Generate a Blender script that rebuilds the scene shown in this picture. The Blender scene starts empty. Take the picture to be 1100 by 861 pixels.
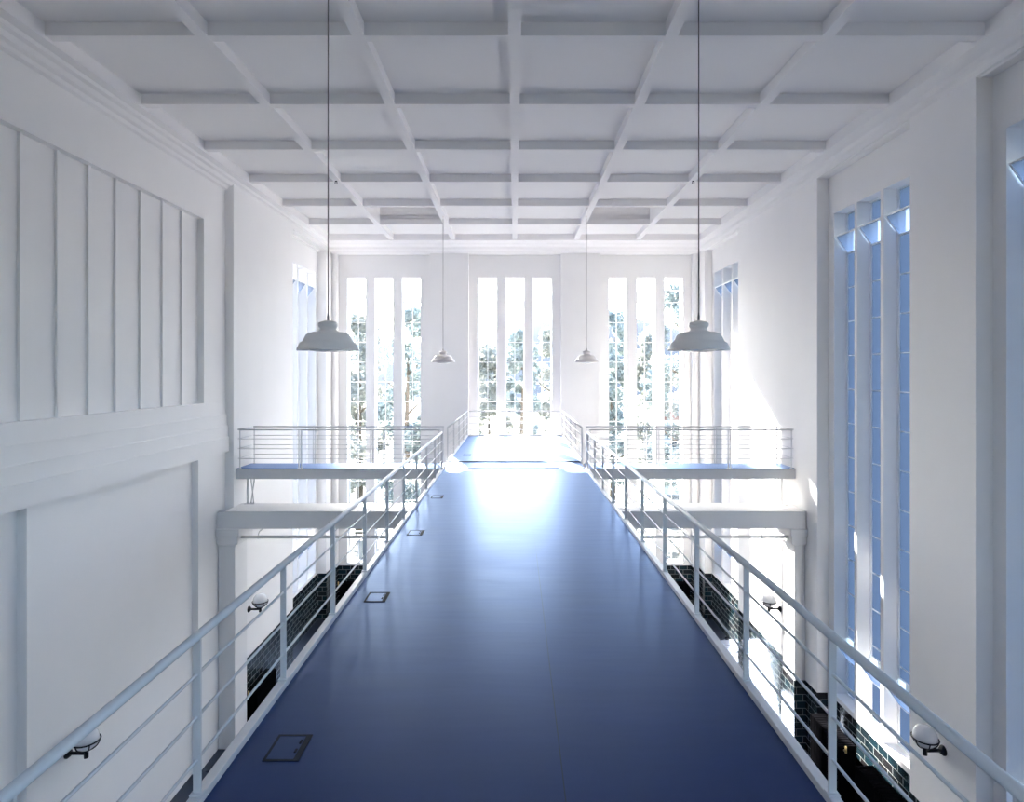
import bpy, bmesh, math, random
from mathutils import Vector, Quaternion

random.seed(7)
S = bpy.context.scene
COL = S.collection
ZC = 2.525                      # camera height over the walkway
R = lambda z: z + ZC            # height measured from the eye -> world

# ------------------------------------------------------------------ materials
def mat(name, color, rough=0.5, metal=0.0, spec=0.5, noise=0.0, nscale=8.0, bump=0.0, bscale=60.0):
    m = bpy.data.materials.new(name); m.use_nodes = True
    nt = m.node_tree; b = nt.nodes['Principled BSDF']
    b.inputs['Base Color'].default_value = (*color, 1)
    b.inputs['Roughness'].default_value = rough
    b.inputs['Metallic'].default_value = metal
    b.inputs['Specular IOR Level'].default_value = spec
    tc = nt.nodes.new('ShaderNodeTexCoord')
    if noise:
        n = nt.nodes.new('ShaderNodeTexNoise'); n.inputs['Scale'].default_value = nscale
        n.inputs['Detail'].default_value = 5
        nt.links.new(tc.outputs['Object'], n.inputs['Vector'])
        mx = nt.nodes.new('ShaderNodeMix'); mx.data_type = 'RGBA'
        mx.inputs['A'].default_value = (*[c * (1 - noise) for c in color], 1)
        mx.inputs['B'].default_value = (*[min(1, c * (1 + noise)) for c in color], 1)
        nt.links.new(n.outputs['Fac'], mx.inputs['Factor'])
        nt.links.new(mx.outputs['Result'], b.inputs['Base Color'])
    if bump:
        n2 = nt.nodes.new('ShaderNodeTexNoise'); n2.inputs['Scale'].default_value = bscale
        n2.inputs['Detail'].default_value = 3
        nt.links.new(tc.outputs['Object'], n2.inputs['Vector'])
        bp = nt.nodes.new('ShaderNodeBump'); bp.inputs['Strength'].default_value = bump
        bp.inputs['Distance'].default_value = 0.01
        nt.links.new(n2.outputs['Fac'], bp.inputs['Height'])
        nt.links.new(bp.outputs['Normal'], b.inputs['Normal'])
    return m

PLASTER = mat('white_plaster', (0.88, 0.868, 0.862), 0.75, spec=0.25, noise=0.02, nscale=1.5, bump=0.08, bscale=40)
CEILING = mat('ceiling_paint', (0.885, 0.868, 0.865), 0.85, spec=0.2, noise=0.015, nscale=1.0)
PAINT = mat('white_metal_paint', (0.66, 0.66, 0.67), 0.35, noise=0.02, nscale=6)
FRAME = mat('window_frame_paint', (0.85, 0.85, 0.85), 0.4, noise=0.02, nscale=6)
BEAM = mat('beam_paint', (0.80, 0.79, 0.78), 0.5, noise=0.03, nscale=2)
BLACKIRON = mat('black_cast_iron', (0.004, 0.004, 0.005), 0.6, spec=0.0, noise=0.2, nscale=12)
DARKMETAL = mat('dark_sconce_metal', (0.015, 0.015, 0.02), 0.4, metal=0.4, noise=0.1)
BRASS = mat('brass', (0.75, 0.55, 0.25), 0.3, metal=1.0, noise=0.05)
SHADE = mat('grey_enamel', (0.84, 0.79, 0.76), 0.4, noise=0.04, nscale=5)
SHADEIN = mat('white_enamel', (0.8, 0.8, 0.8), 0.3, noise=0.02)
CORD = mat('grey_cord', (0.16, 0.15, 0.15), 0.5, noise=0.1)
OPAL = mat('opal_glass', (0.82, 0.82, 0.84), 0.15, noise=0.01)
STEEL = mat('dull_steel', (0.012, 0.018, 0.03), 0.6, spec=0.1, noise=0.1)
BARK = mat('tree_bark', (0.10, 0.08, 0.06), 0.9, noise=0.35, nscale=9, bump=0.5, bscale=20)
GRAVEL = mat('pale_gravel', (0.05, 0.054, 0.046), 0.95, noise=0.25, nscale=1.2)
HILLM = mat('hazy_hill', (0.085, 0.09, 0.097), 1.0, spec=0.0, noise=0.15, nscale=0.03)
HOUSE = mat('house_render', (0.5, 0.5, 0.49), 0.9, noise=0.04)
ROOF = mat('roof_tile', (0.30, 0.16, 0.12), 0.8, noise=0.2, nscale=4)
DARKGLASS = mat('house_window', (0.05, 0.06, 0.07), 0.1, noise=0.05)

def lino(name, base, rough, seams=False, wax=(0.55, 0.71, 1.0), wav=0.10):
    """dark blue linoleum: cloudy sheen, faint scuffs, one sheet seam"""
    m = bpy.data.materials.new(name); m.use_nodes = True
    nt = m.node_tree; L = nt.links; b = nt.nodes['Principled BSDF']
    tc = nt.nodes.new('ShaderNodeTexCoord')
    n = nt.nodes.new('ShaderNodeTexNoise'); n.inputs['Scale'].default_value = 1.6; n.inputs['Detail'].default_value = 6
    mp = nt.nodes.new('ShaderNodeMapping'); mp.inputs['Scale'].default_value = (0.7, 1.6, 1)
    L.new(tc.outputs['Object'], mp.inputs['Vector']); L.new(mp.outputs['Vector'], n.inputs['Vector'])
    mx = nt.nodes.new('ShaderNodeMix'); mx.data_type = 'RGBA'
    mx.inputs['A'].default_value = (*[c * 0.75 for c in base], 1)
    mx.inputs['B'].default_value = (*[c * 1.3 for c in base], 1)
    L.new(n.outputs['Fac'], mx.inputs['Factor'])
    out = mx.outputs['Result']
    if seams:
        sp = nt.nodes.new('ShaderNodeSeparateXYZ'); L.new(tc.outputs['Object'], sp.inputs['Vector'])
        sb = nt.nodes.new('ShaderNodeMath'); sb.operation = 'SUBTRACT'; sb.inputs[1].default_value = 0.30
        ab = nt.nodes.new('ShaderNodeMath'); ab.operation = 'ABSOLUTE'
        lt = nt.nodes.new('ShaderNodeMath'); lt.operation = 'LESS_THAN'; lt.inputs[1].default_value = 0.004
        L.new(sp.outputs['X'], sb.inputs[0]); L.new(sb.outputs[0], ab.inputs[0]); L.new(ab.outputs[0], lt.inputs[0])
        m2 = nt.nodes.new('ShaderNodeMix'); m2.data_type = 'RGBA'
        m2.inputs['B'].default_value = (0.004, 0.005, 0.01, 1)
        L.new(lt.outputs[0], m2.inputs['Factor']); L.new(out, m2.inputs['A']); out = m2.outputs['Result']
    nt.nodes.remove(b)
    df = nt.nodes.new('ShaderNodeBsdfDiffuse'); L.new(out, df.inputs['Color'])
    gl = nt.nodes.new('ShaderNodeBsdfGlossy'); gl.inputs['Color'].default_value = (*wax, 1)
    fr = nt.nodes.new('ShaderNodeFresnel'); fr.inputs['IOR'].default_value = 1.58
    ms = nt.nodes.new('ShaderNodeMixShader')
    L.new(fr.outputs[0], ms.inputs[0]); L.new(df.outputs[0], ms.inputs[1]); L.new(gl.outputs[0], ms.inputs[2])
    L.new(ms.outputs[0], nt.nodes['Material Output'].inputs['Surface'])
    mr = nt.nodes.new('ShaderNodeMapRange')
    mr.inputs['To Min'].default_value = rough - 0.05; mr.inputs['To Max'].default_value = rough + 0.07
    L.new(n.outputs['Fac'], mr.inputs['Value']); L.new(mr.outputs['Result'], gl.inputs['Roughness'])
    n3 = nt.nodes.new('ShaderNodeTexNoise'); n3.inputs['Scale'].default_value = 2.2; n3.inputs['Detail'].default_value = 2
    mp3 = nt.nodes.new('ShaderNodeMapping'); mp3.inputs['Scale'].default_value = (0.5, 2.2, 1)
    L.new(tc.outputs['Object'], mp3.inputs['Vector']); L.new(mp3.outputs['Vector'], n3.inputs['Vector'])
    bp = nt.nodes.new('ShaderNodeBump'); bp.inputs['Strength'].default_value = wav; bp.inputs['Distance'].default_value = 0.02
    L.new(n3.outputs['Fac'], bp.inputs['Height'])
    L.new(bp.outputs['Normal'], gl.inputs['Normal']); L.new(bp.outputs['Normal'], fr.inputs['Normal'])
    return m

LINO = lino('blue_linoleum', (0.003, 0.012, 0.082), 0.38, True)
FLOORM = lino('dark_floor', (0.020, 0.024, 0.036), 0.28, False, (0.7, 0.8, 1.0), 0.03)

def tile_mat():
    """glazed dark green-black brick tiles with pale joints, upright on any wall direction"""
    m = bpy.data.materials.new('glazed_tile'); m.use_nodes = True
    nt = m.node_tree; L = nt.links; b = nt.nodes['Principled BSDF']
    g = nt.nodes.new('ShaderNodeNewGeometry')
    sp = nt.nodes.new('ShaderNodeSeparateXYZ'); L.new(g.outputs['Position'], sp.inputs['Vector'])
    sn = nt.nodes.new('ShaderNodeSeparateXYZ'); L.new(g.outputs['True Normal'], sn.inputs['Vector'])
    ab = nt.nodes.new('ShaderNodeMath'); ab.operation = 'ABSOLUTE'; L.new(sn.outputs['X'], ab.inputs[0])
    gt = nt.nodes.new('ShaderNodeMath'); gt.operation = 'GREATER_THAN'; gt.inputs[1].default_value = 0.5
    L.new(ab.outputs[0], gt.inputs[0])
    mu = nt.nodes.new('ShaderNodeMix'); mu.data_type = 'FLOAT'
    L.new(gt.outputs[0], mu.inputs[0]); L.new(sp.outputs['X'], mu.inputs[2]); L.new(sp.outputs['Y'], mu.inputs[3])
    cb = nt.nodes.new('ShaderNodeCombineXYZ'); L.new(mu.outputs[0], cb.inputs['X']); L.new(sp.outputs['Z'], cb.inputs['Y'])
    br = nt.nodes.new('ShaderNodeTexBrick'); L.new(cb.outputs[0], br.inputs['Vector'])
    br.inputs['Color1'].default_value = (0.010, 0.028, 0.038, 1)
    br.inputs['Color2'].default_value = (0.022, 0.016, 0.016, 1)
    br.inputs['Mortar'].default_value = (0.24, 0.26, 0.26, 1)
    br.inputs['Scale'].default_value = 1.0
    br.inputs['Brick Width'].default_value = 0.33; br.inputs['Row Height'].default_value = 0.175
    br.inputs['Mortar Size'].default_value = 0.007; br.inputs['Bias'].default_value = -0.2
    L.new(br.outputs['Color'], b.inputs['Base Color'])
    mr = nt.nodes.new('ShaderNodeMapRange'); mr.inputs['To Min'].default_value = 0.12; mr.inputs['To Max'].default_value = 0.8
    L.new(br.outputs['Fac'], mr.inputs['Value']); L.new(mr.outputs['Result'], b.inputs['Roughness'])
    return m
TILE = tile_mat()

def clear_glass():
    m = bpy.data.materials.new('clear_glass'); m.use_nodes = True
    nt = m.node_tree; L = nt.links; nt.nodes.remove(nt.nodes['Principled BSDF'])
    o = nt.nodes['Material Output']
    t = nt.nodes.new('ShaderNodeBsdfTransparent'); t.inputs['Color'].default_value = (0.96, 0.98, 0.98, 1)
    gl = nt.nodes.new('ShaderNodeBsdfGlossy'); gl.inputs['Roughness'].default_value = 0.02
    fr = nt.nodes.new('ShaderNodeFresnel'); fr.inputs['IOR'].default_value = 1.25
    mx = nt.nodes.new('ShaderNodeMixShader')
    L.new(fr.outputs[0], mx.inputs[0]); L.new(t.outputs[0], mx.inputs[1]); L.new(gl.outputs[0], mx.inputs[2])
    L.new(mx.outputs[0], o.inputs['Surface']); return m
GLASS = clear_glass()

def frosted():
    m = bpy.data.materials.new('etched_glass'); m.use_nodes = True
    nt = m.node_tree; L = nt.links; nt.nodes.remove(nt.nodes['Principled BSDF'])
    o = nt.nodes['Material Output']
    t = nt.nodes.new('ShaderNodeBsdfTransparent'); t.inputs['Color'].default_value = (0.9, 0.95, 1, 1)
    tr = nt.nodes.new('ShaderNodeBsdfTranslucent'); tr.inputs['Color'].default_value = (0.13, 0.15, 0.20, 1)
    mx = nt.nodes.new('ShaderNodeMixShader'); mx.inputs[0].default_value = 0.9
    L.new(t.outputs[0], mx.inputs[1]); L.new(tr.outputs[0], mx.inputs[2])
    L.new(mx.outputs[0], o.inputs['Surface']); return m
FROST = frosted()

def leaf_mat(name, c1, c2):
    m = bpy.data.materials.new(name); m.use_nodes = True
    nt = m.node_tree; L = nt.links; nt.nodes.remove(nt.nodes['Principled BSDF'])
    o = nt.nodes['Material Output']
    tc = nt.nodes.new('ShaderNodeTexCoord')
    n = nt.nodes.new('ShaderNodeTexNoise'); n.inputs['Scale'].default_value = 1.4; n.inputs['Detail'].default_value = 4
    L.new(tc.outputs['Object'], n.inputs['Vector'])
    cr = nt.nodes.new('ShaderNodeValToRGB'); cr.color_ramp.elements[0].position = 0.38; cr.color_ramp.elements[1].position = 0.62
    cr.color_ramp.elements[0].color = (*c1, 1); cr.color_ramp.elements[1].color = (*c2, 1)
    L.new(n.outputs['Fac'], cr.inputs[0])
    d = nt.nodes.new('ShaderNodeBsdfDiffuse'); tr = nt.nodes.new('ShaderNodeBsdfTranslucent')
    L.new(cr.outputs[0], d.inputs['Color']); L.new(cr.outputs[0], tr.inputs['Color'])
    mx = nt.nodes.new('ShaderNodeMixShader'); mx.inputs[0].default_value = 0.5
    L.new(d.outputs[0], mx.inputs[1]); L.new(tr.outputs[0], mx.inputs[2])
    L.new(mx.outputs[0], o.inputs['Surface']); return m
LEAF = leaf_mat('hazy_green_leaves', (0.22, 0.26, 0.27), (0.35, 0.39, 0.36))  # green paled and greyed: outdoor haze put into the leaf colour
LEAF2 = leaf_mat('hazy_autumn_leaves', (0.28, 0.29, 0.27), (0.41, 0.41, 0.36))  # yellowish leaves, likewise paled to carry the haze in their colour

# ------------------------------------------------------------------ mesh builder
class MB:
    def __init__(self): self.v = []; self.f = []; self.m = []; self.smooth = []
    def add(self, vs, fs, mi=0, smooth=False):
        o = len(self.v); self.v += [tuple(p) for p in vs]
        for f in fs:
            self.f.append([i + o for i in f]); self.m.append(mi); self.smooth.append(smooth)
    def box(self, x0, x1, y0, y1, z0, z1, mi=0):
        if x0 > x1: x0, x1 = x1, x0
        if y0 > y1: y0, y1 = y1, y0
        if z0 > z1: z0, z1 = z1, z0
        vs = [(x0,y0,z0),(x1,y0,z0),(x1,y1,z0),(x0,y1,z0),(x0,y0,z1),(x1,y0,z1),(x1,y1,z1),(x0,y1,z1)]
        self.add(vs, [(3,2,1,0),(4,5,6,7),(0,1,5,4),(1,2,6,5),(2,3,7,6),(3,0,4,7)], mi)
    def bar(self, a, b, w, h, up=(0,0,1), mi=0):
        """rectangular bar from a to b, w across, h along up"""
        a, b = Vector(a), Vector(b); d = (b - a).normalized(); up = Vector(up)
        s = d.cross(up)
        if s.length < 1e-5: s = d.cross(Vector((1,0,0)))
        s.normalize(); u = s.cross(d)
        vs = []
        for p in (a, b):
            for i, j in ((-1,-1),(1,-1),(1,1),(-1,1)): vs.append(p + s*(i*w/2) + u*(j*h/2))
        self.add(vs, [(0,1,2,3),(7,6,5,4),(0,4,5,1),(1,5,6,2),(2,6,7,3),(3,7,4,0)], mi)
    def tube(self, pts, r, n=10, cap=True, closed=False, mi=0):
        pts = [Vector(p) for p in pts]; k = len(pts); vs = []; ref = None
        for i, p in enumerate(pts):
            if closed: t = pts[(i+1) % k] - pts[i-1]
            else: t = pts[min(i+1, k-1)] - pts[max(i-1, 0)]
            t.normalize()
            if ref is None or abs(t.dot(ref)) > 0.98:
                ref = Vector((0,0,1)) if abs(t.z) < 0.9 else Vector((1,0,0))
            s = t.cross(ref).normalized(); u = s.cross(t)
            rr = r[i] if isinstance(r, (list, tuple)) else r
            for j in range(n):
                a = 2*math.pi*j/n; vs.append(p + s*(rr*math.cos(a)) + u*(rr*math.sin(a)))
        fs = []
        for i in range(k if closed else k-1):
            for j in range(n):
                a, b = i*n + j, i*n + (j+1) % n
                c, d = ((i+1) % k)*n + (j+1) % n, ((i+1) % k)*n + j
                fs.append((a, b, c, d))
        if cap and not closed:
            fs.append(tuple(range(n-1, -1, -1))); fs.append(tuple((k-1)*n + j for j in range(n)))
        self.add(vs, fs, mi, True)
    def lathe(self, prof, c=(0,0,0), n=32, mi=0):
        vs = []; fs = []
        for r, z in prof:
            for j in range(n):
                a = 2*math.pi*j/n; vs.append((c[0] + r*math.cos(a), c[1] + r*math.sin(a), c[2] + z))
        for i in range(len(prof)-1):
            for j in range(n):
                fs.append((i*n+j, i*n+(j+1) % n, (i+1)*n+(j+1) % n, (i+1)*n+j))
        self.add(vs, fs, mi, True)
    def prism(self, poly, axis, a, b, mi=0):
        """poly = list of (p, q); axis 'y': (x,z) swept along y; axis 'x': (y,z) swept along x"""
        n = len(poly); vs = []
        for t in (a, b):
            for p, q in poly: vs.append((p, t, q) if axis == 'y' else (t, p, q))
        fs = [tuple(range(n)), tuple(range(2*n-1, n-1, -1))]
        for i in range(n): fs.append((i, i+n, (i+1) % n + n, (i+1) % n))
        self.add(vs, fs, mi)
    def cells(self, axis, p0, p1, u0, u1, z0, z1, holes, extra_z=(), pick=None):
        """wall slab with rectangular holes; only outer faces are made"""
        us = sorted({u0, u1, *[h[0] for h in holes], *[h[1] for h in holes]}); us = [u for u in us if u0 <= u <= u1]
        zs = sorted({z0, z1, *[h[2] for h in holes], *[h[3] for h in holes], *extra_z}); zs = [z for z in zs if z0 <= z <= z1]
        nu, nz = len(us)-1, len(zs)-1
        def solid(i, j):
            if i < 0 or j < 0 or i >= nu or j >= nz: return False
            u, z = (us[i]+us[i+1])/2, (zs[j]+zs[j+1])/2
            return not any(h[0] < u < h[1] and h[2] < z < h[3] for h in holes)
        P = (lambda p, u, z: (p, u, z)) if axis == 'x' else ((lambda p, u, z: (u, p, z)) if axis == 'y' else (lambda p, u, z: (u, z, p)))
        for i in range(nu):
            for j in range(nz):
                if not solid(i, j): continue
                a, b, c, d = us[i], us[i+1], zs[j], zs[j+1]
                mi = pick((a+b)/2, (c+d)/2) if pick else 0
                q = lambda p: [P(p,a,c), P(p,b,c), P(p,b,d), P(p,a,d)]
                self.add(q(p0), [(0,1,2,3)], mi); self.add(q(p1), [(3,2,1,0)], mi)
                for (di, dj, k1, k2) in ((-1,0,(a,c),(a,d)), (1,0,(b,c),(b,d)), (0,-1,(a,c),(b,c)), (0,1,(a,d),(b,d))):
                    if not solid(i+di, j+dj):
                        self.add([P(p0,*k1), P(p1,*k1), P(p1,*k2), P(p0,*k2)], [(0,1,2,3)], mi)
    def build(self, name, mats, parent=None, bevel=0.0, fix=True):
        if not isinstance(mats, (list, tuple)): mats = [mats]
        me = bpy.data.meshes.new(name); me.from_pydata(self.v, [], self.f)
        for m in mats: me.materials.append(m)
        for p, mi, sm in zip(me.polygons, self.m, self.smooth):
            p.material_index = mi; p.use_smooth = sm
        if fix:
            bm = bmesh.new(); bm.from_mesh(me)
            bmesh.ops.remove_doubles(bm, verts=bm.verts, dist=1e-5)
            bmesh.ops.recalc_face_normals(bm, faces=bm.faces); bm.to_mesh(me); bm.free()
        me.update()
        o = bpy.data.objects.new(name, me); COL.objects.link(o)
        if parent:
            o.parent = parent
            if parent.get('_w'): pass
        if bevel:
            md = o.modifiers.new('bevel', 'BEVEL'); md.width = bevel; md.segments = 2; md.limit_method = 'ANGLE'
        return o

def tag(o, label, cat, group=None):
    o['label'] = label; o['category'] = cat
    if group: o['group'] = group
    return o
def struct(o, label=None, cat=None):
    o['kind'] = 'structure'
    if label: o['label'] = label
    if cat: o['category'] = cat
    return o
def empty(name, loc=(0,0,0), rz=0.0):
    o = bpy.data.objects.new(name, None); COL.objects.link(o); o.location = loc; o.rotation_euler = (0,0,rz)
    o.empty_display_size = 0.2; return o
def copy_tree(o, parent=None):
    c = o.copy(); COL.objects.link(c)
    if parent: c.parent = parent
    for ch in list(o.children): copy_tree(ch, c)
    return c

# ------------------------------------------------------------------ levels
ZF = -7.0                        # hall floor
ZHEAD = R(4.68)                  # head of the window bays
ZW0, ZW1 = R(-7.67), R(3.77)     # window openings
ZDADO = R(-7.78)
ZRIB, ZCEIL = R(5.0), R(5.2)
XR, XRB, XG = 7.33, 7.61, 7.93   # right wall front, bay back, glass
XLF, XLN = 7.28, 7.49            # left wall beyond / before the beam
YE, YEB, YG = 24.4, 24.68, 25.0  # end wall front, bay back, glass
YB = -7.0                        # wall behind the camera
LIGHTS = lambda far: [(far-1.13, far-0.26), (far-2.11, far-1.24), (far-3.09, far-2.22)]
BAYS_R = [(20.16, 23.7), (11.4, 14.9), (6.27, 9.77), (1.14, 4.64)]
BAYS_L = [(20.16, 23.7)]
END_LIGHTS = [[(-6.36, .74), (-5.255, .74), (-4.155, .74)], [(-1.10, .77), (0, .77), (1.10, .77)], [(4.135, .70), (5.28, .74), (6.38, .74)]]
END_BAYS = [(-7.08, -3.36), (-1.84, 1.84), (3.38, 7.08)]
dado = lambda u, z: 1 if z < ZDADO else 0

# ------------------------------------------------------------------ shell
b = MB()
b.cells('x', XR, XRB, YB, YE+0.6, ZF, R(5.6), [(a, c, ZF-1, ZHEAD) for a, c in BAYS_R], (ZDADO,), dado)
lh = [(l0, l1, ZW0, ZW1) for a, c in BAYS_R for l0, l1 in LIGHTS(c)]
b.cells('x', XRB, XG+0.14, YB, YE+0.6, ZF, R(5.6), lh, (ZDADO,), dado)
struct(b.build('wall_right', [PLASTER, TILE]))

b = MB()
b.cells('x', -XLF, -XRB, 15.9, YE+0.6, ZF, R(5.6), [(a, c, ZF-1, ZHEAD) for a, c in BAYS_L], (ZDADO,), dado)
lh = [(l0, l1, ZW0, ZW1) for a, c in BAYS_L for l0, l1 in LIGHTS(c)]
b.cells('x', -XRB, -XG-0.14, 15.9, YE+0.6, ZF, R(5.6), lh, (ZDADO,), dado)
# near part: plane 7.49 with a tall boarded panel above a stepped band, two flat recesses below
up0, up1 = R(-0.76), R(3.68); lo1 = R(-2.06)
hl = [(11.1, 14.54, ZF-1, lo1), (5.9, 9.43, ZF-1, lo1), (0.8, 4.2, ZF-1, lo1), (0.6, 14.8, up0, up1)]
b.cells('x', -XLN, -XLN-0.15, YB, 15.9, ZF, R(5.6), hl)
b.box(-XLN-0.15, -XLN-0.5, YB, 15.9, ZF, R(5.6))
for z0, z1, t in ((-0.76, -1.08, .03), (-1.08, -1.38, .06), (-1.38, -1.66, .09), (-1.66, -2.06, .12)):
    b.box(-XLN, -XLN+t, YB, 15.9-0.05, R(z1), R(z0)-.014); b.box(-XLN, -XLN+t-.022, YB, 15.9-0.05, R(z0)-.015, R(z0))
for y in (9.43, 10.2, 10.95, 11.70, 12.47, 13.25, 14.02, 8.66, 7.89, 7.12, 6.35, 5.58, 4.81, 4.04, 3.27, 2.5):
    b.box(-XLN-0.15, -XLN-0.105, y, y+0.06, up0, up1)
struct(b.build('wall_left', [PLASTER, TILE]))

b = MB()
b.cells('y', YE, YEB, -XG-0.14, XG+0.14, ZF, R(5.6), [(a, c, ZF-1, ZHEAD) for a, c in END_BAYS], (ZDADO,), dado)
lh = [(c-w/2, c+w/2, ZW0, ZW1) for L in END_LIGHTS for c, w in L]
b.cells('y', YEB, YG+0.14, -XG-0.14, XG+0.14, ZF, R(5.6), lh, (ZDADO,), dado)
for x0 in (-7.20, 7.12):                        # corner strips beside the outer bays
    b.box(x0, x0+0.08, YE-0.06, YE, ZF, ZHEAD)
struct(b.build('wall_end', [PLASTER, TILE]))
b = MB()
b.cells('y', YB, YB-.3, -8.07, 8.07, ZF, R(5.6), [(c-w/2, c+w/2, R(-2.0), ZW1) for c, w in END_LIGHTS[1]])  # unseen openings added behind the camera to daylight the near walls
struct(b.build('wall_back', PLASTER))
b = MB(); b.box(-8.1, 8.1, YB-0.3, YG+0.2, ZF-0.3, ZF); struct(b.build('floor', FLOORM))

# coffered ceiling: slab with two open hatches, rib grid
RY = [9.15 + 2.346*k for k in range(-6, 6)]
RX = [-4.672, -2.336, 0, 2.336, 4.672]
b = MB()
hx = [(-4.672+.09, -2.336-.09), (2.336+.09, 4.672-.09)]
hy = (RY[-2]+.17, RY[-1])
b.cells('z', ZCEIL, ZCEIL+0.12, -8.07, 8.07, YB-0.3, YG+0.14, [(x0, x1, hy[0], hy[1]) for x0, x1 in hx])
for x0, x1 in hx:
    b.cells('z', ZCEIL+0.75, ZCEIL+0.8, x0-.1, x1+.1, hy[0]-.1, hy[1]+.1, [])
    b.box(x0-.1, x0, hy[0]-.1, hy[1]+.1, ZCEIL+.1, ZCEIL+.76); b.box(x1, x1+.1, hy[0]-.1, hy[1]+.1, ZCEIL+.1, ZCEIL+.76)
    b.box(x0, x1, hy[0]-.1, hy[0], ZCEIL+.1, ZCEIL+.76); b.box(x0, x1, hy[1], hy[1]+.1, ZCEIL+.1, ZCEIL+.76)
for x in RX: b.box(x-.0925, x+.0925, YB, 23.3, ZRIB, ZCEIL+.02)
for y in RY:
    b.box(-7.05, 7.05, y, y+.17, ZRIB+.002, ZCEIL+.02)
struct(b.build('ceiling', CEILING))

prof = [(7.62, 4.60), (7.44, 4.62), (7.44, 4.68), (7.36, 4.72), (7.33, 4.78), (7.25, 4.80), (7.20, 4.87), (7.12, 4.89),
        (7.09, 4.94), (7.0, 4.955), (7.0, 5.22), (7.62, 5.22)]
profL = [(x + (0.07 if x > 7.05 else 0), z) for x, z in prof]
b = MB(); b.prism([(-x, R(z)) for x, z in profL], 'y', YB, YE+.1); struct(b.build('trim_1', CEILING))
profR = [(7.4, 4.66), (7.33, 4.70), (7.27, 4.76), (7.22, 4.79), (7.18, 4.86), (7.10, 4.90), (7.0, 4.955), (7.0, 5.22), (7.4, 5.22)]
b = MB(); b.prism([(x, R(z)) for x, z in profR], 'y', YB, YE+.1); struct(b.build('trim_2', CEILING))
profE = [(24.5, 4.70), (24.32, 4.70), (24.25, 4.76), (24.05, 4.79), (23.98, 4.86), (23.7, 4.90), (23.6, 4.95), (23.24, 4.97), (23.24, 5.22), (24.5, 5.22)]
b = MB(); b.prism([(y, R(z)) for y, z in profE], 'x', -7.3, 7.3); struct(b.build('trim_3', CEILING))

# ------------------------------------------------------------------ windows
def window(n, M, lights, frost):
    """M(u, v, z): u along the wall, v from the glass into the room"""
    root = struct(empty('window_%d' % n, M((lights[0][0]+lights[-1][1])/2, 0, ZW0)))
    root['label'] = 'tall three-light steel window'
    off = Vector(root.location)
    def mapped(mb):
        mb.v = [tuple(Vector(M(*p)) - off) for p in mb.v]; return mb
    H0, H1 = R(2.80), R(3.30); K0, K1 = R(-7.67+.805), R(-6.30)
    for l0, l1 in lights:
        um = (l0+l1)/2
        f = MB()
        t = 0.035
        f.box(l0, l0+t, -.03, .04, ZW0, ZW1); f.box(l1-t, l1, -.03, .04, ZW0, ZW1)
        f.box(l0+t, l1-t, -.03, .04, ZW0, ZW0+t); f.box(l0+t, l1-t, -.03, .04, ZW1-t, ZW1)
        cas = mapped(f).build('casement', FRAME, root)
        g = MB()
        zs = [R(2.80) - .805*k for k in range(13)]
        for z in zs: g.box(l0+t, l1-t, -.015, .02, z-.011, z+.011)
        g.box(l0+t, l1-t, -.015, .02, H1-.012, H1+.012); g.box(l0+t, l1-t, -.015, .02, K1-.012, K1+.012)
        segs = [(ZW0+t, K0-.011), (K1+.012, H0-.011)]
        for a, c in segs:
            g.box(um-.010, um+.010, -.012, .018, a, c)
        mapped(g).build('glazing_bars', FRAME, cas)
        p = MB()
        for a, c in ((ZW0+t, K0), (K1, H0), (H1, ZW1-t)):
            p.add([(l0+t,-.002,a),(l1-t,-.002,a),(l1-t,-.002,c),(l0+t,-.002,c)], [(0,1,2,3)], 1 if frost else 0)
            p.add([(l0+t,-.008,a),(l1-t,-.008,a),(l1-t,-.008,c),(l0+t,-.008,c)], [(0,1,2,3)], 0)
        mapped(p).build('glass_pane', [GLASS, FROST], cas)
        for z0, z1 in ((H0, H1), (K0, K1)):              # hopper sash leaning into the room
            hgt = z1 - z0 - .02; ang = math.radians(36)
            top = lambda s: (0.02 + s*hgt*math.sin(ang), z0 + .012 + s*hgt*math.cos(ang))
            h = MB(); a0, a1 = l0+t+.01, l1-t-.01
            (v0, q0), (v1, q1) = top(0), top(1)
            for u in (a0, a1): h.bar((u, v0, q0), (u, v1, q1), .028, .028, up=(1,0,0))
            h.bar((a0-.014, v0, q0), (a1+.014, v0, q0), .028, .028); h.bar((a0-.014, v1, q1), (a1+.014, v1, q1), .03, .03)
            sash = mapped(h).build('hopper_sash', FRAME, root)
            gp = MB()
            gp.add([(a0, v0, q0), (a1, v0, q0), (a1, v1, q1), (a0, v1, q1)], [(0,1,2,3)], 1 if frost else 0)
            mapped(gp).build('sash_glass', [GLASS, FROST], sash)
            st = MB()
            for u in (l0+t+.004, l1-t-.004):             # folding side stays
                vm, zm = top(.55)
                st.tube([(u, .03, z1-.03), (u, vm*0.85+.03, z1-.10), (u, vm, zm)], .008, 6)
            mapped(st).build('stay', FRAME, sash)
    return root
n = 0
for i, L in enumerate(END_LIGHTS):
    n += 1; window(n, lambda u, v, z: (u, YG - v, z), [(c-w/2, c+w/2) for c, w in L], False)
for a, c in BAYS_R:
    n += 1; window(n, lambda u, v, z: (XG - v, u, z), LIGHTS(c), a > 5)  # bay beside the camera is added, clear-glazed to brighten the near walls
for a, c in BAYS_L:
    n += 1; window(n, lambda u, v, z: (-XG + v, u, z), LIGHTS(c), True)
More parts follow.
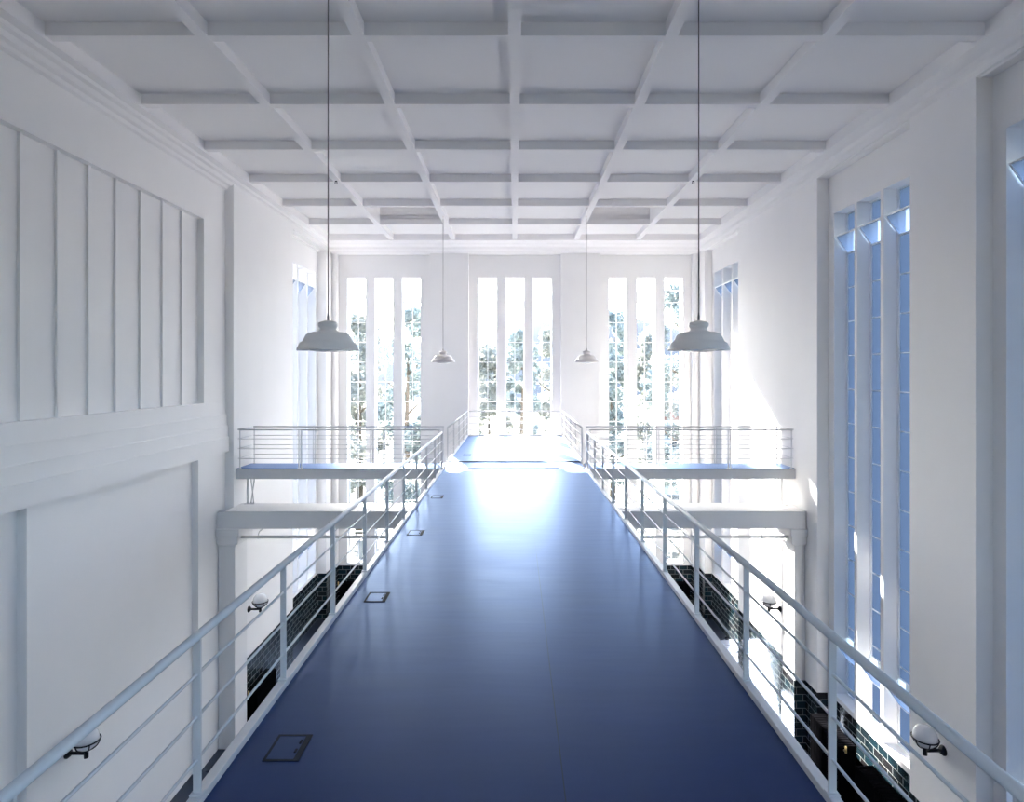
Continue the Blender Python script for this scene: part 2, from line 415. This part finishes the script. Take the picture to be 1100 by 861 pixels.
wl = ['left window of the end wall, three tall lights with trees outside', 'middle window of the end wall, behind the end railing',
      'right window of the end wall, three tall lights with trees outside', 'right wall window beyond the cross balcony, beside the end wall',
      'right wall window of three narrow blue lights above the black radiators', 'right wall window at the right edge of the photo',
      'unseen right wall window added beside the camera for daylight', 'left wall window beyond the cross balcony']
for k in range(1, n+1): bpy.data.objects['window_%d' % k]['label'] = wl[k-1]

# ------------------------------------------------------------------ walkway
YX0, YX1 = 15.95, 17.0           # where the cross balcony meets the walkway
wk = empty('walkway', (0, 8, 0)); tag(wk, 'long raised walkway with dark blue linoleum running to the end window', 'walkway')
def rel(o, root):
    o.location = -Vector(root.location); return o
d = MB(); d.box(-1.83, 1.83, -4, 24.08, -.10, 0); rel(d.build('deck', LINO, wk), wk)
for s in (-1, 1):
    for y0, y1 in ((-4, YX0-.02), (YX1+.02, 24.08)):
        k = MB(); k.box(s*1.83, s*1.90, y0, y1, -.30, .045)
        k.box(s*1.72, s*1.83, y0, y1, -.30, -.285)
        rel(k.build('edge_channel', PAINT, wk, bevel=.006), wk)
k = MB(); k.box(-1.90, 1.90, 24.08, 24.17, -.30, .045); rel(k.build('edge_channel', PAINT, wk, bevel=.006), wk)
j = MB(); j.box(-1.83, 1.83, YX0-.02, YX0+.02, -.02, .022); rel(j.build('joint_strip', STEEL, wk), wk)
j = MB(); j.box(-1.83, 1.83, YX1+.12, YX1+.16, -.02, .028); rel(j.build('joint_strip', STEEL, wk), wk)
g = MB()
for x in (-1.1, 0, 1.1): g.box(x-.06, x+.06, -4, 24.1, -.36, -.10)
for y in range(-3, 25, 3): g.box(-1.72, 1.72, y, y+.1, -.28, -.10)
rel(g.build('under_beams', PAINT, wk), wk)

def railing(name, a, b_, posts, label, group, z0=0.0, height=1.0, pw=.045, cap_r=.027, rail_r=.0095, framed=False, kerb=.045):
    """a, b_: ends of the run in plan; posts: distances (0..1) along it"""
    a, b_ = Vector((a[0], a[1], 0)), Vector((b_[0], b_[1], 0))
    root = empty(name, ((a.x+b_.x)/2, (a.y+b_.y)/2, z0)); tag(root, label, 'railing', group)
    o = Vector((root.location.x, root.location.y, 0))
    A, B = a - o, b_ - o; dr = (B - A).normalized(); sd = Vector((-dr.y, dr.x, 0))
    h = MB(); h.tube([A + Vector((0,0,height-cap_r)), B + Vector((0,0,height-cap_r))], cap_r, 14)
    h.build('handrail', PAINT, root)
    for k in (.25, .5, .75):
        r = MB(); zz = height*k
        r.tube([A + Vector((0,0,zz)), B + Vector((0,0,zz))], rail_r, 8); r.build('rail', PAINT, root)
    for t in posts:
        p = MB(); c = A.lerp(B, t)
        p.bar(c + Vector((0,0,kerb)), c + Vector((0,0,height-cap_r)), pw, .018, up=dr)
        p.bar(c + Vector((0,0,kerb)), c + Vector((0,0,kerb+.012)), .07, .06, up=dr)
        p.build('post', PAINT, root, bevel=.003)
    return root
py = [3.61 + 1.342*k for k in range(-4, 10)]
ya, yb = py[0], py[-1]
tt = [(q - ya)/(yb - ya) for q in py]
railing('railing', (-1.865, ya), (-1.865, yb), tt, 'long white railing along the left edge of the blue walkway', 'white railings')
railing('railing', (1.865, ya), (1.865, yb), tt, 'long white railing along the right edge of the blue walkway', 'white railings')
tf = [0, .25, .5, .75, 1]
railing('railing', (-1.865, 17.05), (-1.865, 24.1), tf, 'short white railing left of the walkway beyond the cross balcony', 'white railings')
railing('railing', (1.865, 17.05), (1.865, 24.06), tf, 'short white railing right of the walkway beyond the cross balcony', 'white railings')
railing('railing', (-1.79, 24.125), (1.79, 24.125), [.01, .335, .68, .99], 'white railing across the walkway end in front of middle window', 'white railings')

def outlet(y, x, label):
    r = empty('floor_outlet_box', (x, y, 0)); tag(r, label, 'outlet box', 'outlet boxes in the walkway floor')
    f = MB(); w, dd, t = .118, .145, .018
    f.box(-w, w, -dd, -dd+t, .0005, .006); f.box(-w, w, dd-t, dd, .0005, .006)
    f.box(-w, -w+t, -dd+t, dd-t, .0005, .006); f.box(w-t*2.2, w, -dd+t, dd-t, .0005, .006)
    f.build('frame', STEEL, r)
    l = MB(); l.box(-w+t, w-t*2.2, -dd+t, dd-t, .0005, .004); lid = l.build('lid', LINO, r)
    for q in (-.06, .04):
        h = MB(); h.box(w-t*3.4, w-t*2.6, q, q+.04, .004, .009); h.build('latch', STEEL, lid)
outlet(4.125, -1.52, 'flush floor outlet box nearest the camera, by left railing')
outlet(6.88, -1.54, 'second floor outlet box from the camera along the left railing')
outlet(9.63, -1.55, 'third floor outlet box from the camera along the left railing')
outlet(12.39, -1.56, 'fourth floor outlet box from the camera, before the cross balcony')
outlet(18.6, -1.44, 'farthest floor outlet box, beyond the cross balcony joint')

# ------------------------------------------------------------------ cross balconies, beam, columns
for s, side, xw in ((-1, 'left', XLF), (1, 'right', XR)):
    bc = empty('balcony', (s*4.6, 16.475, 0)); tag(bc, 'narrow white cross balcony with dark blue floor on the %s of the walkway' % side, 'balcony', 'cross balconies')
    x0, x1 = s*1.90, s*(xw-.02)
    m = MB(); m.box(x0, x1, 16.03, 16.92, -.02, 0); rel(m.build('deck', LINO, bc), bc)
    m = MB()
    m.box(x0, x1, 16.0, 16.03, -.27, -.018); m.box(x0, x1, 16.92, 16.95, -.27, -.018)
    m.box(x0, x1, 16.03, 16.92, -.06, -.02)
    m.box(x0, x1, 16.03, 16.10, -.27, -.255); m.box(x0, x1, 16.85, 16.92, -.27, -.255)
    rel(m.build('edge_channel', PAINT, bc, bevel=.005), bc)
    for k in range(5):
        m = MB(); xx = s*(2.4 + k*1.1); m.box(xx-.04, xx+.04, 16.03, 16.92, -.2, -.06); rel(m.build('joist', PAINT, bc), bc)
    xa, xb = s*1.95, s*(xw-.09)
    L = abs(xb - xa)
    pp = []
    for xx in (3.73, 5.60):
        t = (xx - 1.95)/L; pp += [t - .032/L, t + .032/L]
    railing('railing', (xa, 16.03), (xb, 16.03), [0.004] + pp + [.996], 'white balcony railing on the near side of the %s cross balcony' % side, 'white railings', kerb=0, height=1.03, cap_r=.02)
    pq = [(5.52-1.95-.03)/L, (5.52-1.95+.03)/L, (3.6-1.95-.03)/L, (3.6-1.95+.03)/L]
    railing('railing', (xa, 16.92), (xb, 16.92), [0.004] + pq + [.996], 'white balcony railing on the far side of the %s cross balcony' % side, 'white railings', kerb=0, height=1.03, cap_r=.02)
    railing('railing', (s*(xw-.05), 16.06), (s*(xw-.05), 16.89), [], 'short white end railing of the %s cross balcony along the wall' % side, 'white railings', kerb=0, height=1.03, cap_r=.016)
    st = empty('balcony_strut', (s*7.02, 16.3, R(-3.5))); tag(st, 'thin white crossed strut holding the %s cross balcony up from the beam' % side, 'strut', 'balcony struts')
    zt = -.272 - R(-3.5)
    m = MB(); m.tube([(s*-.10, 0, 0), (s*-.02, 0, zt)], .016, 8); m.build('brace', PAINT, st)
    m = MB(); m.tube([(s*-.01, .03, 0), (s*-.11, .03, zt)], .016, 8); m.build('brace', PAINT, st)
    m = MB(); m.box(s*.06-.02, s*.06+.02, -.02, .02, 0, zt); m.build('upright', PAINT, st)
    m = MB(); m.box(-.14, .12, -.06, .08, -.0, .012); m.build('foot_plate', PAINT, st)
    # column
    cl = empty('column', (s*7.28, 15.85, ZF)); tag(cl, 'square white column on the %s under the end of the crane beam' % side + (', tiled at its foot' if s > 0 else ''), 'column', 'beam columns')
    xo = (7.48 if s < 0 else XR-.002)
    zb = R(-4.34)
    m = MB(); m.box(s*7.06, s*xo, 15.5, 16.2, ZDADO if s > 0 else ZF, zb); rel(m.build('shaft', BEAM, cl, bevel=.01), cl)
    if s > 0:
        m = MB(); m.box(s*7.04, s*xo, 15.48, 16.22, ZF, ZDADO); rel(m.build('tiled_foot', TILE, cl), cl)
    m = MB(); m.box(s*7.03, s*xo, 15.46, 16.24, R(-4.40), R(-4.36)); m.box(s*6.95, s*xo, 15.40, 16.30, R(-4.34), R(-4.12))
    m.box(s*6.90, s*xo, 15.35, 16.35, R(-4.12), R(-3.94)); rel(m.build('capital', BEAM, cl, bevel=.012), cl)

bm_ = empty('crane_beam', (0, 16, R(-3.94))); tag(bm_, 'long grey-white beam crossing the hall below the cross balconies', 'beam')
m = MB(); m.box(-7.47, 7.31, 15.42, 15.50, R(-3.94)+.001, R(-3.5)-.03); rel(m.build('web', BEAM, bm_), bm_)
m = MB(); m.box(-7.27, 7.31, 15.50, 16.3, R(-3.94)+.001, R(-3.5)-.03); rel(m.build('core', BEAM, bm_), bm_)
m = MB(); m.box(-7.27, 7.31, 15.40, 16.36, R(-3.5)-.03, R(-3.5)); rel(m.build('flange', BEAM, bm_, bevel=.006), bm_)

pp = empty('service_pipe', (0, 15.62, R(-4.2))); tag(pp, 'thin horizontal pipe hung under the long beam across the hall', 'pipe')
m = MB(); m.tube([(-6.98, 0, 0), (6.98, 0, 0)], .04, 12); m.build('tube', BEAM, pp)
for x in (-6.5, -4.6, -2.8, 2.8, 4.6, 6.3):
    m = MB(); m.tube([(x+.12, .02, .258), (x+.06, .0, .18), (x, 0, .13), (x-.02, 0, .035)], .011, 6)
    m.tube([(x-.02, .045*math.cos(a), .045*math.sin(a)) for a in [k*math.pi/8 for k in range(16)]], .008, 6, closed=True)
    m.build('hanger', PAINT, pp)

# ------------------------------------------------------------------ pendants
def pendant(loc, ztop, label):
    r = empty('pendant_lamp', loc); tag(r, label, 'lamp', 'pendant lamps')
    k = .000893; yy = lambda v: (740 - v)*k
    pr = [(430,742),(432,735),(418,700),(392,652),(380,634),(352,620),(340,600),(322,562),(305,525),(270,500),(215,486),(150,478),(122,462),(112,432),(130,412),(142,388),(136,356),(108,338),(62,326),(30,318),(.5,316)]
    m = MB(); m.lathe([(a*k, yy(v)) for a, v in pr], n=40)
    inner = [(424,742),(405,705),(372,652),(352,626),(300,545),(200,500),(.5,495)]
    m.lathe([(a*k, yy(v)) for a, v in inner], n=40, mi=1)
    m.lathe([(430*k, yy(742)), (424*k, yy(742))], n=40)
    sh = m.build('shade', [SHADE, SHADEIN], r, fix=False)
    m = MB(); m.lathe([(.5*k, yy(766)), (90*k, yy(764)), (170*k, yy(756)), (240*k, yy(742)), (280*k, yy(715)), (285*k, yy(690)), (.5*k, yy(690))], n=32)
    m.build('diffuser', OPAL, r)
    m = MB(); m.lathe([(16*k, yy(318)), (16*k, yy(262)), (12*k, yy(240)), (10*k, yy(212)), (.5*k, yy(210))], n=14); m.build('socket_cap', CORD, r)
    m = MB(); c = (-32*k, 0, yy(296))
    m.tube([(c[0] + 30*k*math.cos(a), 0, c[2] + 24*k*math.sin(a)) for a in [q*math.pi/8 for q in range(16)]], .004, 6, closed=True); m.build('loop', SHADE, r)
    zt = ztop - loc[2]
    m = MB(); m.tube([(0,0,yy(215)), (0,0,zt-.06)], .0075, 8); m.build('cord', CORD, r)
    m = MB(); m.lathe([(.5*k, zt), (.035, zt), (.035, zt-.012), (.012, zt-.03), (.010, zt-.08), (.5*k, zt-.08)], n=16)
    m.build('ceiling_hook', SHADE, r)
zp = R(.272)
pendant((-2.37, 7.8, zp), ZRIB, 'large grey pendant lamp near the camera, left of the walkway')
pendant((2.335, 7.8, zp), ZRIB, 'large grey pendant lamp near the camera, right of the walkway')
pendant((-2.31, 19.8, R(.30)), ZRIB, 'small-looking far pendant lamp between left and middle end windows')
pendant((2.31, 19.8, R(.30)), ZRIB, 'small-looking far pendant lamp between middle and right end windows')
for x, sd in ((-4.69, 'left'), (4.68, 'right')):
    r = empty('ceiling_hook', (x, 16.12, ZRIB)); tag(r, 'empty hook under the %s ceiling rib above the cross balcony' % sd, 'hook', 'bare ceiling hooks')
    m = MB(); m.lathe([(.001, 0), (.03, 0), (.03, -.012), (.001, -.012)], n=14); m.build('plate', STEEL, r)
    m = MB(); m.tube([(.03*math.cos(a), 0, -.045+.03*math.sin(a)) for a in [q*math.pi/8 for q in range(16)]], .008, 6, closed=True); m.build('ring', STEEL, r)

# ------------------------------------------------------------------ globe wall lamps
def sconce(x, y, z, s, label):
    """s = direction into the room along x"""
    r = empty('wall_lamp', (x, y, z)); tag(r, label, 'wall lamp', 'globe wall lamps')
    m = MB(); pr = [(.001, 0), (.085, 0), (.085, .02), (.05, .06), (.001, .06)]
    m.lathe(pr, n=20); m.v = [(s*c, a, b_) for a, b_, c in m.v]; m.build('wall_plate', DARKMETAL, r)
    m = MB(); m.tube([(s*.05, 0, 0), (s*.34, 0, 0)], .028, 12); m.lathe([(.001,-.075),(.036,-.075),(.036,.04),(.05,.055),(.001,.055)], (s*.32, 0, 0), 16)
    m.build('arm', DARKMETAL, r)
    cz = .245; R0 = .20; cx = s*.32
    m = MB(); m.lathe([(max(.001, (R0-.012)*math.sin(a)), cz - (R0-.012)*math.cos(a)) for a in [k*math.pi/20 for k in range(21)]], (cx, 0, 0), 32)
    m.build('globe', OPAL, r)
    m = MB()
    for zz in (cz-.03,):
        rr = math.sqrt(R0*R0 - (zz-cz)**2) + .006
        m.tube([(cx + rr*math.cos(a), rr*math.sin(a), zz) for a in [k*math.pi/16 for k in range(32)]], .012, 8, closed=True)
    for k in range(6):
        a = k*math.pi/3 + .3; P = []
        for q in range(8):
            th = math.radians(8 + (80-8)*q/7); rr = R0 + .004
            P.append((cx + rr*math.sin(th)*math.cos(a), rr*math.sin(th)*math.sin(a), cz - rr*math.cos(th)))
        m.tube(P, .0105, 6)
    m.lathe([(.001, cz-R0-.006), (.07, cz-R0+.006), (.062, cz-R0+.02), (.001, cz-R0+.008)], (cx,0,0), 16)
    m.build('guard', DARKMETAL, r)
zs_ = R(-6.47)
sconce(-XLN, 10.28, zs_+.09, 1, 'globe wall lamp low on the white panelled left wall, nearest')
sconce(-XLF, 16.80, zs_-.02, 1, 'globe wall lamp on the left wall beyond the column')
sconce(XR, 10.5, zs_, -1, 'globe wall lamp on the right wall pier, nearest')
sconce(XR, 16.95, zs_-.07, -1, 'globe wall lamp on sunlit right wall beyond the column')

# ------------------------------------------------------------------ radiators
def radiator(c, length, depth, height, along, label):
    r = empty('radiator', c); tag(r, label, 'radiator', 'black cast iron radiators')
    nsec = max(4, int(length/.062)); stp = length/nsec
    def put(mb):
        if along == 'y': mb.v = [(y_, x_, z_) for x_, y_, z_ in mb.v]
        return mb
    m = MB()
    for i in range(nsec):
        u = -length/2 + stp*(i+.5)
        m.box(u-stp*.40, u+stp*.40, -depth/2, depth/2, .09, height)
    m.box(-length/2, length/2, -depth*.3, depth*.3, .13, .19); m.box(-length/2, length/2, -depth*.3, depth*.3, height-.12, height-.05)
    put(m).build('sections', BLACKIRON, r, bevel=.012)
    for e in (-1, 1):
        m = MB(); m.box(e*(length/2-.09)-.03, e*(length/2-.09)+.03, -depth*.35, depth*.35, 0, .1); put(m).build('foot', BLACKIRON, r)
    m = MB(); u = -length/2
    m.tube([(u-.0, -depth*.2, height-.08), (u-.09, -depth*.2, height-.08)], .018, 10); m.tube([(u-.07, -depth*.2, height-.10), (u-.07, -depth*.2, height+.04)], .022, 10)
    put(m).build('valve', BRASS, r)
radiator((7.22, 13.98, ZF), 1.30, .38, 1.40, 'y', 'black radiator under the right wall window, farther of the two')
radiator((7.22, 12.05, ZF), 1.30, .38, 1.40, 'y', 'ribbed black radiator under right wall window, nearer of the two')
radiator((-7.08, 17.2, ZF), 1.3, .30, .92, 'y', 'low black radiator against the tiled left wall beyond the column')
radiator((-5.25, 24.15, ZF), 3.2, .32, 1.25, 'x', 'long black radiator under the left end window')
radiator((5.25, 24.15, ZF), 3.2, .32, 1.25, 'x', 'long black radiator under the right end window')

# ------------------------------------------------------------------ outdoors
b = MB(); b.box(-150, 150, -80, 330, -7.7, -7.32); struct(b.build('ground', GRAVEL), 'pale ground outside the end windows', 'ground')
b = MB(); nx, ny = 40, 8; vs = []; fs = []
for i in range(nx+1):
    for k in range(ny+1):
        x = -330 + 660*i/nx; t = k/ny
        hgt = (30 + 9*math.sin(x*.013+1) + 6*math.sin(x*.04)) * math.sin(t*math.pi*.5)
        vs.append((x, 230 + 130*t, -8 + hgt))
for i in range(nx):
    for k in range(ny): q = i*(ny+1)+k; fs.append((q, q+ny+1, q+ny+2, q+1))
b.add(vs, fs, 0, True); struct(b.build('hill', HILLM), 'hazy hill beyond the end windows', 'hill')

def tree(name, x, y, h, rad, n, leaf, label, seed):
    rnd = random.Random(seed)
    r = empty(name, (x, y, -7.3)); tag(r, label, 'tree', 'trees outside the end windows')
    m = MB(); P = [(0,0,0), (.1,.05,h*.25), (.0,.1,h*.5), (.15,0,h*.85)]
    m.tube(P, [.22, .17, .12, .04], 10)
    for k in range(7):
        z = h*(.3+.08*k); a = k*2.4; L = rad*.7
        m.tube([(0.05,.05,z), (L*.5*math.cos(a), L*.5*math.sin(a), z+L*.3), (L*math.cos(a), L*math.sin(a), z+L*.7)], [.07, .05, .02], 6)
    m.build('trunk', BARK, r)
    blobs = []
    for k in range(34):
        a = rnd.uniform(0, 6.28); q = rad*math.sqrt(rnd.random())*.8; zz = h*rnd.uniform(.22, .95)
        q *= 1 - .6*max(0, (zz/h-.55))/.45
        blobs.append((q*math.cos(a), q*math.sin(a), zz, rad*rnd.uniform(.22, .42)))
    m = MB()
    for k in range(n):
        bx, by, bz, br = rnd.choice(blobs)
        d = Vector((rnd.gauss(0,1), rnd.gauss(0,1), rnd.gauss(0,1))).normalized()*br*rnd.uniform(.55, 1.0)
        c = Vector((bx, by, bz)) + d
        u = Vector((rnd.gauss(0,1), rnd.gauss(0,1), rnd.gauss(0,1))).normalized()
        v = u.cross(Vector((rnd.gauss(0,1), rnd.gauss(0,1), rnd.gauss(0,1)))).normalized()
        s = rnd.uniform(.10, .20)
        m.add([c-u*s, c+v*s*.5, c+u*s, c-v*s*.5], [(0,1,2,3)])
    m.build('crown', leaf, r, fix=False)
T = [(-13.4, 42, 13.0, 2.6, LEAF, 'green tree outside, seen through the leftmost light of left end window'),
     (-9.4, 37, 12.2, 2.2, LEAF2, 'yellow-green tree outside, seen through the middle light of left end window'),
     (-6.0, 34, 12.4, 1.9, LEAF, 'green tree outside, seen through the right lights of left end window'),
     (-1.9, 44, 11.6, 2.4, LEAF2, 'yellowish tree outside, seen through left light of middle window'),
     (.4, 36, 11.4, 1.5, LEAF, 'slim green tree outside, seen through centre light of middle window'),
     (2.9, 42, 11.8, 2.2, LEAF2, 'yellowish tree outside, seen through right light of middle window'),
     (6.0, 38, 12.6, 1.9, LEAF, 'green tree outside, seen through left light of right end window'),
     (9.6, 42, 12.6, 2.2, LEAF2, 'yellow-green tree outside, seen through middle light of right end window'),
     (9.0, 33, 14.0, 2.2, LEAF, 'tallest tree outside, seen through the rightmost light of right end window')]
for k, (x, y, h, rad, lf, lab) in enumerate(T): tree('tree', x, y, h+1.4, rad, 9000, lf, lab, k+3)

hs = empty('house', (15.5, 52, -7.3)); tag(hs, 'pale rendered house outside beyond the right end window', 'house')
m = MB(); m.box(-4, 4, -3, 3, 0, 6.0); m.build('walls', HOUSE, hs)
m = MB(); m.prism([(-4.4, 6.0), (4.4, 6.0), (0, 8.6)], 'y', -3.3, 3.3); m.build('roof', ROOF, hs)
for x in (-2.5, 0, 2.5):
    for z in (1.0, 3.8):
        m = MB(); m.box(x-.5, x+.5, -3.05, -2.98, z, z+1.4); m.build('house_pane', DARKGLASS, hs)

# ------------------------------------------------------------------ light
SUN = Vector((.298, -1, -.65)).normalized()
w = bpy.data.worlds.new('World'); S.world = w; w.use_nodes = True
nt = w.node_tree; bg = nt.nodes['Background']
sk = nt.nodes.new('ShaderNodeTexSky'); sk.sky_type = 'NISHITA'; sk.sun_disc = False
sk.sun_elevation = math.asin(-SUN.z); sk.sun_rotation = math.atan2(-SUN.x, -SUN.y)
sk.air_density = 1.0; sk.dust_density = 2.2; sk.ozone_density = 3.0
nt.links.new(sk.outputs[0], bg.inputs['Color']); bg.inputs['Strength'].default_value = 0.9
ld = bpy.data.lights.new('sun', 'SUN'); ld.energy = 35; ld.angle = math.radians(.6); ld.color = (1, .92, .85)
lo = bpy.data.objects.new('sun', ld); COL.objects.link(lo)
lo.rotation_mode = 'QUATERNION'; lo.rotation_quaternion = SUN.to_track_quat('-Z', 'Y'); lo.location = (-10, 40, 30)

# ------------------------------------------------------------------ camera
cam = bpy.data.cameras.new('camera'); cam.sensor_width = 36; cam.lens = 660/1100*36
cam.shift_x = -3/1100; cam.shift_y = -31.5/1100; cam.clip_end = 1000
co = bpy.data.objects.new('camera', cam); COL.objects.link(co)
co.location = (0, 0, ZC); co.rotation_euler = (math.radians(90), 0, 0)
S.camera = co
S.view_settings.view_transform = 'Standard'; S.view_settings.look = 'None'
S.view_settings.gamma = 1; S.view_settings.use_curve_mapping = False
S.view_settings.exposure = 1.25
c = S.cycles
c.use_denoising = True
c.max_bounces = 14; c.diffuse_bounces = 9; c.glossy_bounces = 4; c.transmission_bounces = 6; c.transparent_max_bounces = 16
c.caustics_reflective = False; c.caustics_refractive = False
